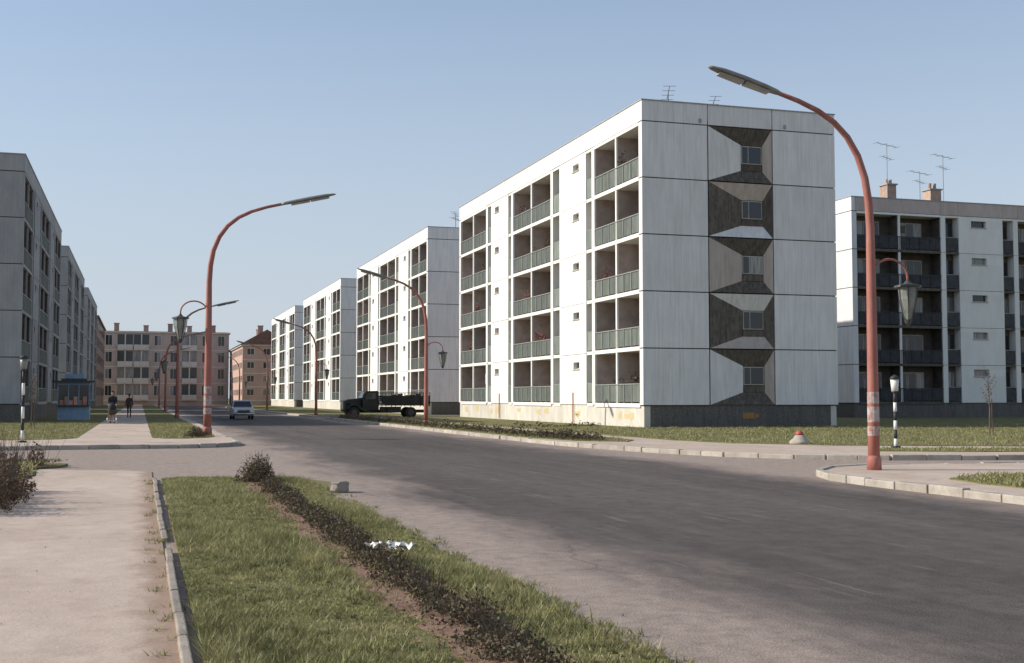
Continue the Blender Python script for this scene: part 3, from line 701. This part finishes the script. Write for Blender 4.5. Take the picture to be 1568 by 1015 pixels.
# ------------------------------------------------------------------ vehicles
M['tyre']=gen('tyre',(.02,.02,.02),(.035,.035,.03),5)
M['carw']=gen('car_paint',(.40,.42,.42),(.44,.46,.46),2,rough=.3,spec=.5)
M['chrome']=gen('chrome',(.5,.5,.5),(.6,.6,.6),2,rough=.2,metal=.9)
def wheel(par,x,y,r,w,name='wheel'):
    m=MB(); m.tube([(x,y-w/2,r),(x,y-w/2+.02,r),(x,y+w/2-.02,r),(x,y+w/2,r)],[r*.92,r,r,r*.92],20); m.emit(name,M['tyre'],par)
    h=MB(); h.tube([(x,y-w/2-.012,r),(x,y+w/2+.012,r)],r*.55,14); h.emit('hub',M['chrome'] if r<.4 else M['dark'],par)
def car(x,y,rz):
    par=empty('car',(x,y,0),rz)
    b=MB(); b.prism([(-2.0,.32),(-2.05,.55),(-1.98,.78),(-1.75,.86),(-.85,.92),(-.7,.93),(1.1,.93),(1.85,.88),(2.0,.75),(2.02,.4),(1.9,.28),(1.62,.28),(1.5,.5),(1.25,.58),(1.0,.5),(.88,.26),(-.92,.26),(-1.04,.5),(-1.28,.58),(-1.52,.5),(-1.64,.28),(-1.9,.28)],-.77,.77)
    b.emit('body',M['carw'],par,bevel=.07)
    c=MB()
    c.v=[(-.85,-.71,.9),(1.3,-.71,.9),(1.3,.71,.9),(-.85,.71,.9),(-.40,-.58,1.34),(.80,-.58,1.34),(.80,.58,1.34),(-.40,.58,1.34)]
    c.f=[(0,3,2,1),(4,5,6,7)]+[(i,(i+1)%4,4+(i+1)%4,4+i) for i in range(4)]
    c.emit('windows',M['glass'],par)
    r=MB(); r.v=[(-.44,-.61,1.33),(.86,-.61,1.33),(.86,.61,1.33),(-.44,.61,1.33),(-.3,-.52,1.42),(.7,-.52,1.42),(.7,.52,1.42),(-.3,.52,1.42)]; r.f=list(c.f); r.emit('roof',M['carw'],par,bevel=.03)
    p=MB()
    for sy in (-1,1):
        for x0,x1 in ((-.87,-.42),(.12,.14),(1.32,.82)): p.tube([(x0,sy*.715,.88),(x1,sy*.59,1.36)],.03,6)
    p.emit('pillars',M['carw'],par)
    for wx in (-1.28,1.25):
        for wy in (-.68,.68): wheel(par,wx,wy,.30,.16)
    g=MB(); g.box(-2.09,-2.03,-.42,.42,.5,.68); g.emit('grille',M['dark'],par)
    g=MB(); g.tube([(-2.12,-.8,.42),(-2.12,.8,.42)],.05,8); g.tube([(2.08,-.8,.45),(2.08,.8,.45)],.05,8)
    for s in (-.58,.58): g.tube([(-2.0,s,.66),(-2.08,s,.66)],.12,14)
    g.emit('bumpers_and_headlights',M['chrome'],par,True)
car(7.3,92,math.pi/2)
M['truck']=gen('truck_paint',(.02,.022,.02),(.04,.042,.036),3,rough=.6,spec=.3)
def truck(x,y,rz):
    par=empty('flatbed_truck',(x,y,0),rz)
    b=MB(); b.prism([(-3.2,.62),(-3.2,1.35),(-3.05,1.47),(-1.95,1.58),(-1.95,.62)],-.55,.55); b.emit('hood',M['truck'],par,bevel=.08)
    c=MB(); c.prism([(-1.97,.6),(-1.97,1.55),(-1.72,2.12),(-.75,2.15),(-.66,2.05),(-.66,.6)],-.92,.92); c.emit('cab',M['truck'],par,bevel=.06)
    g=MB(); g.quad((-1.97,-.8,1.6),(-1.97,.8,1.6),(-1.775,.75,2.05),(-1.775,-.75,2.05))
    g.v=[(v[0]-.012,v[1],v[2]) for v in g.v]
    for s in (-.925,.925):
        n=len(g.v); g.v+=[(-1.75,s,1.5),(-.95,s,1.5),(-.95,s,1.98),(-1.6,s,1.98)]; g.f.append((n,n+1,n+2,n+3))
    g.emit('cab_windows',M['glass'],par)
    f=MB()
    for sy in (-1,1):
        y0,y1=sorted((sy*.5,sy*.98))
        f.prism([(-3.15,.72),(-3.1,.95),(-2.85,1.12),(-2.45,1.12),(-2.1,.9),(-1.7,.62),(-1.3,.55),(-1.3,.5),(-1.8,.52),(-2.15,.72),(-2.45,.98),(-2.85,.98),(-3.05,.72)],y0,y1)
        f.tube([(-3.0,sy*.7,1.22),(-3.12,sy*.7,1.22)],.12,12)
    f.box(-3.35,-3.25,-.95,.95,.5,.68); f.box(-3.24,3.3,-.4,-.3,.42,.66); f.box(-3.24,3.3,.3,.4,.42,.66)
    f.box(.0,1.1,-.95,-.45,.45,.9); f.box(-.55,-.1,-.95,-.5,.5,.9)
    f.emit('fenders_and_chassis',M['truck'],par)
    d=MB(); d.box(-.5,3.4,-1.1,1.1,.98,1.08)
    for z in (1.1,1.27,1.44,1.61):
        for sy in (-1.1,1.06): d.box(-.5,3.4,sy,sy+.04,z,z+.15)
        d.box(-.5,-.46,-1.05,1.05,z,z+.15); d.box(3.36,3.4,-1.05,1.05,z,z+.15)
    for k in range(6):
        xx=-.5+k*.77
        for sy in (-1.14,1.11): d.box(xx,xx+.06,sy,sy+.03,.9,2.0)
    for sy in (-1.12,1.09): d.box(-.5,3.4,sy,sy+.03,1.97,2.01)
    d.emit('cargo_bed',M['truck'],par)
    g=MB()
    for z in (.75,.95,1.15): g.box(-3.23,-3.205,-.42,.42,z,z+.1)
    g.emit('grille',M['dark'],par)
    for wx in (-2.62,1.9):
        for wy in (-.85,.85): wheel(par,wx,wy,.44,.25)
    cr=MB()
    for i in range(7): xx=-.1+i*.48; cr.box(xx,xx+.4,-.8,.8,1.09,1.75+.09*(i%3))
    cr.emit('cargo_crates',gen('crate_wood',(.07,.06,.045),(.11,.09,.07),3,island=.3),par)
truck(18.6,93.8,0)

# ------------------------------------------------------------------ kiosk
M['blue']=gen('kiosk_blue',(.20,.32,.46),(.27,.38,.52),3,rough=.5,island=.15)
par=empty('newspaper_kiosk',(-4.2,85,.13)); k=MB()
k.box(-1.0,1.0,-.8,.8,0,.95)
for x in (-1,-.35,.3,.94): k.box(x,x+.06,-.8,-.74,.95,2.3); k.box(x,x+.06,.74,.8,.95,2.3)
for y in (-.1,): k.box(-1,-.94,y,y+.06,.95,2.3); k.box(.94,1,y,y+.06,.95,2.3)
k.box(-1.02,1.02,-.82,.82,2.3,2.5); k.emit('frame_and_counter',M['blue'],par)
g=MB(); g.box(-.94,.94,-.75,.75,.96,2.29); g.emit('glazing',M['glass'],par)
g=MB(); g.box(-1.35,1.35,-1.2,1.2,2.505,2.6); g.box(-.8,.8,-.5,.5,2.6,2.75); g.box(-1.05,1.05,-1.05,-.81,.9,.96); g.emit('roof_canopy',M['dark'],par)
g=MB(); g.tube([(.4,0,2.7),(.4,0,4.2)],.03,6); g.box(-.6,.6,-.03,.03,2.76,3.05); g.emit('sign_and_mast',M['blue'],par)
g=MB()
for i in range(6): g.box(-.85+i*.29,-.62+i*.29,-.775,-.755,1.0+.0,1.3+.25*(i%2))
g.emit('magazines',gen('magazines',(.5,.4,.3),(.5,.15,.12),4,island=.5),par)

# ------------------------------------------------------------------ people
M['skin']=gen('skin',(.48,.30,.22),(.55,.36,.27),5,rough=.6)
M['hair']=gen('hair',(.03,.02,.015),(.06,.04,.03),20)
M['coat']=gen('dark_coat',(.025,.022,.03),(.045,.04,.045),6)
M['coat2']=gen('brown_coat',(.06,.045,.04),(.09,.065,.055),6)
M['shoe']=gen('shoes',(.02,.015,.012),(.03,.02,.02),6)
M['stock']=gen('stockings',(.30,.19,.14),(.35,.23,.17),6)
def person(loc,rz,arms,stride,coat,woman):
    par=empty('pedestrian',loc,rz)
    V=[];E=[];R=[]
    def add(p,r,pa=None):
        V.append(p);R.append(r if hasattr(r,'__len__') else (r,r)); i=len(V)-1
        if pa is not None: E.append((pa,i))
        return i
    pel=add((0,0,.95),(.15,.115)); sp=add((0,.01,1.14),(.135,.10),pel); ch=add((0,.0,1.33),(.165,.115),sp)
    nb=add((0,.0,1.455),(.065,.06),ch); nk=add((0,-.01,1.51),.052,nb); h1=add((0,-.02,1.57),(.068,.08),nk); h2=add((0,-.015,1.645),(.078,.095),h1); add((0,-.01,1.71),(.055,.065),h2)
    for sx in (-1,1):
        sh=add((sx*.175,0,1.40),.062,ch); el,wr=arms(sx)
        e=add(el,.048,sh); w=add(wr,.033,e)
        dr=(Vector(wr)-Vector(el)).normalized(); pm=Vector(wr)+dr*.07; p=add(tuple(pm),(.036,.02),w)
        side=Vector((1,0,0)); side=(side-dr*side.dot(dr)).normalized()
        for k,(o,l) in enumerate(((-.03,.065),(-.01,.075),(.01,.07),(.03,.055))):
            a=pm+side*o+dr*.02; b=a+dr*l*.55; c=b+dr*l*.3+Vector((0,.0,-.02))
            i=add(tuple(a),.0095,p); i=add(tuple(b),.0085,i); add(tuple(c),.0075,i)
        a=Vector(wr)+dr*.03+Vector((-sx*.03,-.015,0)); i=add(tuple(a),.011,w); add(tuple(a+dr*.045+Vector((-sx*.012,-.012,0))),.009,i)
        st=stride*sx
        hip=add((sx*.09,0,.88),.092,pel); kn=add((sx*.095,-st*.5-.03,.49),.058,hip); an=add((sx*.095,-st+.04,.09),.04,kn)
        he=add((sx*.095,-st+.05,.045),.035,an); add((sx*.10,-st-.12,.035),(.042,.026),an)
    me=bpy.data.meshes.new('sk'); me.from_pydata(V,E,[]); o=bpy.data.objects.new('sk',me); COL.objects.link(o)
    sk=o.modifiers.new('s','SKIN'); ss=o.modifiers.new('u','SUBSURF'); ss.levels=2
    for i,v in enumerate(me.skin_vertices[0].data): v.radius=R[i]; v.use_root=(i==0)
    dg=bpy.context.evaluated_depsgraph_get(); m2=bpy.data.meshes.new_from_object(o.evaluated_get(dg)); bpy.data.objects.remove(o)
    for mm in (coat,M['skin'],M['hair'],M['shoe'],M['stock'] if woman else coat): m2.materials.append(mm)
    wz=[Vector(arms(s)[1]) for s in (-1,1)]
    for p in m2.polygons:
        c=p.center; p.use_smooth=True; k=0
        if c.z>1.49:
            k=1
            if c.z>1.67 or (c.y>.015 and c.z>(1.50 if woman else 1.58)): k=2
        elif min((c-w).length for w in wz)<.15 and abs(c.x)>.12 and c.z<max(w.z for w in wz)+.01: k=1
        elif c.z<.085: k=3
        elif c.z<.5: k=4
        p.material_index=k
    b=bpy.data.objects.new('body',m2); COL.objects.link(b); b.parent=par
    f=MB(); f.tube([(0,-.095,1.63),(0,-.125,1.6),(0,-.105,1.59)],[.008,.014,.008],6); 
    for s in (-1,1): f.tube([(s*.078,.0,1.64),(s*.088,.005,1.61)],.014,6)
    f.emit('nose_and_ears',M['skin'],par,True)
    e=MB()
    for s in (-1,1): e.tube([(s*.03,-.095,1.63),(s*.03,-.108,1.63)],.009,6)
    e.tube([(-.022,-.102,1.565),(.022,-.102,1.565)],.006,5); e.emit('eyes_and_mouth',M['hair'],par)
    c=MB(); 
    c.tube([(0,0,1.2),(0,0,1.0),(0,-.0,.8),(0,-.02,.52)],[.15,.175,.2,.235],18,False) if woman else c.tube([(0,0,1.25),(0,0,1.0),(0,0,.78)],[.155,.18,.19],18,False)
    c.emit('coat_skirt',coat,par,True,recalc=False)
    if woman:
        h=MB(); h.tube([(0,.02,1.50),(0,.025,1.58),(0,.02,1.66),(0,.01,1.73),(0,0,1.755)],[.075,.095,.1,.075,.02],14); h.emit('hair',M['hair'],par,True)
    else:
        h=MB(); h.tube([(0,0,1.69),(0,0,1.71),(0,.0,1.77),(0,0,1.78)],[.13,.1,.09,.05],14); h.emit('cap',M['dark'],par,True)
    return par
push=lambda s:((s*.21,-.10,1.13),(s*.19,-.36,1.03))
swing=lambda s:((s*.235,.03-.05*s,1.12),(s*.24,-.03-.10*s,.88))
person((-1.5,72.3,.125),0,push,.16,M['coat'],True).scale=(1.07,1.07,1.07)
person((-.75,93,.125),math.pi,swing,.22,M['coat2'],False)
par=empty('baby_pram',(-1.5,71.3,.125)); m=MB()
for i,(y,w,z0,z1) in enumerate(((-.45,.12,.72,.80),(-.38,.2,.58,.84),(-.1,.23,.5,.84),(.2,.23,.5,.86),(.38,.18,.62,.9))):
    m.v+=[(-w,y,z1),(-w*.9,y,(z0+z1)/2),(-w*.4,y,z0),(w*.4,y,z0),(w*.9,y,(z0+z1)/2),(w,y,z1)]
for i in range(4):
    for k in range(6): m.f.append((i*6+k,i*6+(k+1)%6,(i+1)*6+(k+1)%6,(i+1)*6+k))
m.f+=[tuple(range(6)),tuple(range(24,30))]
m.emit('carrycot',M['coat2'],par,True)
m=MB()
for j in range(6):
    a=math.radians(j*18); 
    for k in range(9):
        w=math.pi*k/8; m.v.append((-.235*math.cos(w),-.14-.32*math.cos(a)*math.sin(w),.84+.34*math.sin(a)*math.sin(w)+.004*j))
for j in range(5):
    for k in range(8): m.f.append((j*9+k,j*9+k+1,(j+1)*9+k+1,(j+1)*9+k))
m.emit('hood',M['coat'],par,True)
m=MB(); 
for sx in (-.2,.2):
    m.tube([(sx,.3,.8),(sx,.55,.98)],.012,6); m.tube([(sx,-.35,.2),(sx,.3,.52)],.012,6); m.tube([(sx,.35,.2),(sx,-.25,.52)],.012,6)
    for y in (-.35,.35):
        m.tube([(sx+.04*(1 if sx>0 else -1),y+.19*math.cos(t*math.pi/8),.2+.19*math.sin(t*math.pi/8)) for t in range(17)],.014,5,False)
        m.tube([(sx*1.2,y-.18,.2),(sx*1.2,y+.18,.2)],.005,4); m.tube([(sx*1.2,y,.02),(sx*1.2,y,.38)],.005,4)
m.tube([(-.2,.55,.98),(.2,.55,.98)],.014,6)
m.tube([(-.25,.35,.2),(.25,.35,.2)],.01,5); m.tube([(-.25,-.35,.2),(.25,-.35,.2)],.01,5)
m.emit('chassis_and_wheels',M['chrome'],par)

def sapling(x,y,h,z=.13):
    par=empty('young_tree',(x,y,z)); m=MB(); C=[]
    m.tube([(0,0,0),(.03,0,h*.4),(-.02,.02,h*.75),(0,0,h)],[.03,.024,.016,.005],6)
    for k in range(14):
        z0=h*random.uniform(.4,.92); a=random.uniform(0,6.28); l=random.uniform(.2,.45)*(1.2-z0/h*.6)
        p=(math.cos(a)*l*.5,math.sin(a)*l*.5,z0+l*.6); q=(math.cos(a)*l,math.sin(a)*l,z0+l*1.3)
        m.tube([(0,0,z0),p,q],[.010,.006,.003],4)
        for j in range(9): t=random.random(); C.append((q[0]*t+random.gauss(0,.05),q[1]*t+random.gauss(0,.05),z0+l*1.3*t+random.gauss(0,.05)))
    m.tube([(.15,0,0),(.13,0,h*.55)],.02,6)
    m.emit('trunk_and_limbs',M['bark'],par); leaves('leaves',np.array(C),.04,M['hedge'],par)
sapling(31.5,38.9,2.6); sapling(-5,62,2.6); sapling(-5.5,70,2.2)

# ------------------------------------------------------------------ light, sky, camera
el=math.radians(30); sdir=Vector((-.955*math.cos(el),.297*math.cos(el),math.sin(el)))
sd=bpy.data.lights.new('sun','SUN'); sd.energy=5.0; sd.angle=math.radians(.7); sd.color=(1,.94,.85)
so=bpy.data.objects.new('sun',sd); COL.objects.link(so); so.rotation_euler=(-sdir).to_track_quat('-Z','Y').to_euler(); so.location=(0,0,60)
w=bpy.data.worlds.new('World'); scene.world=w; w.use_nodes=True; nt=w.node_tree
bg=nt.nodes['Background']; sky=nt.nodes.new('ShaderNodeTexSky'); sky.sky_type='NISHITA'; sky.sun_disc=False
sky.sun_elevation=el; sky.sun_rotation=math.atan2(-.955,.297)%(2*math.pi); sky.altitude=0; sky.air_density=1.1; sky.dust_density=.6; sky.ozone_density=3.0
# pale haze layer toward the horizon
tc=nt.nodes.new('ShaderNodeTexCoord'); sp=nt.nodes.new('ShaderNodeSeparateXYZ'); nt.links.new(tc.outputs['Generated'],sp.inputs[0])
hz=mrange(nt,sp.outputs[2],-.02,.45,.9,.22)
col=mixc(nt,hz,sky.outputs[0],(3.75,4.15,4.75))
nt.links.new(col,bg.inputs[0]); bg.inputs[1].default_value=.15
cd=bpy.data.cameras.new('camera'); cam=bpy.data.objects.new('camera',cd); COL.objects.link(cam)
cd.sensor_width=36; cd.lens=42.0; cd.clip_end=6000; cd.clip_start=.1
cam.location=(0,0,1.6); cam.rotation_euler=(math.radians(90+3.175),0,math.radians(-17.27))
scene.camera=cam
scene.view_settings.view_transform='Standard'; scene.view_settings.look='None'; scene.view_settings.exposure=0
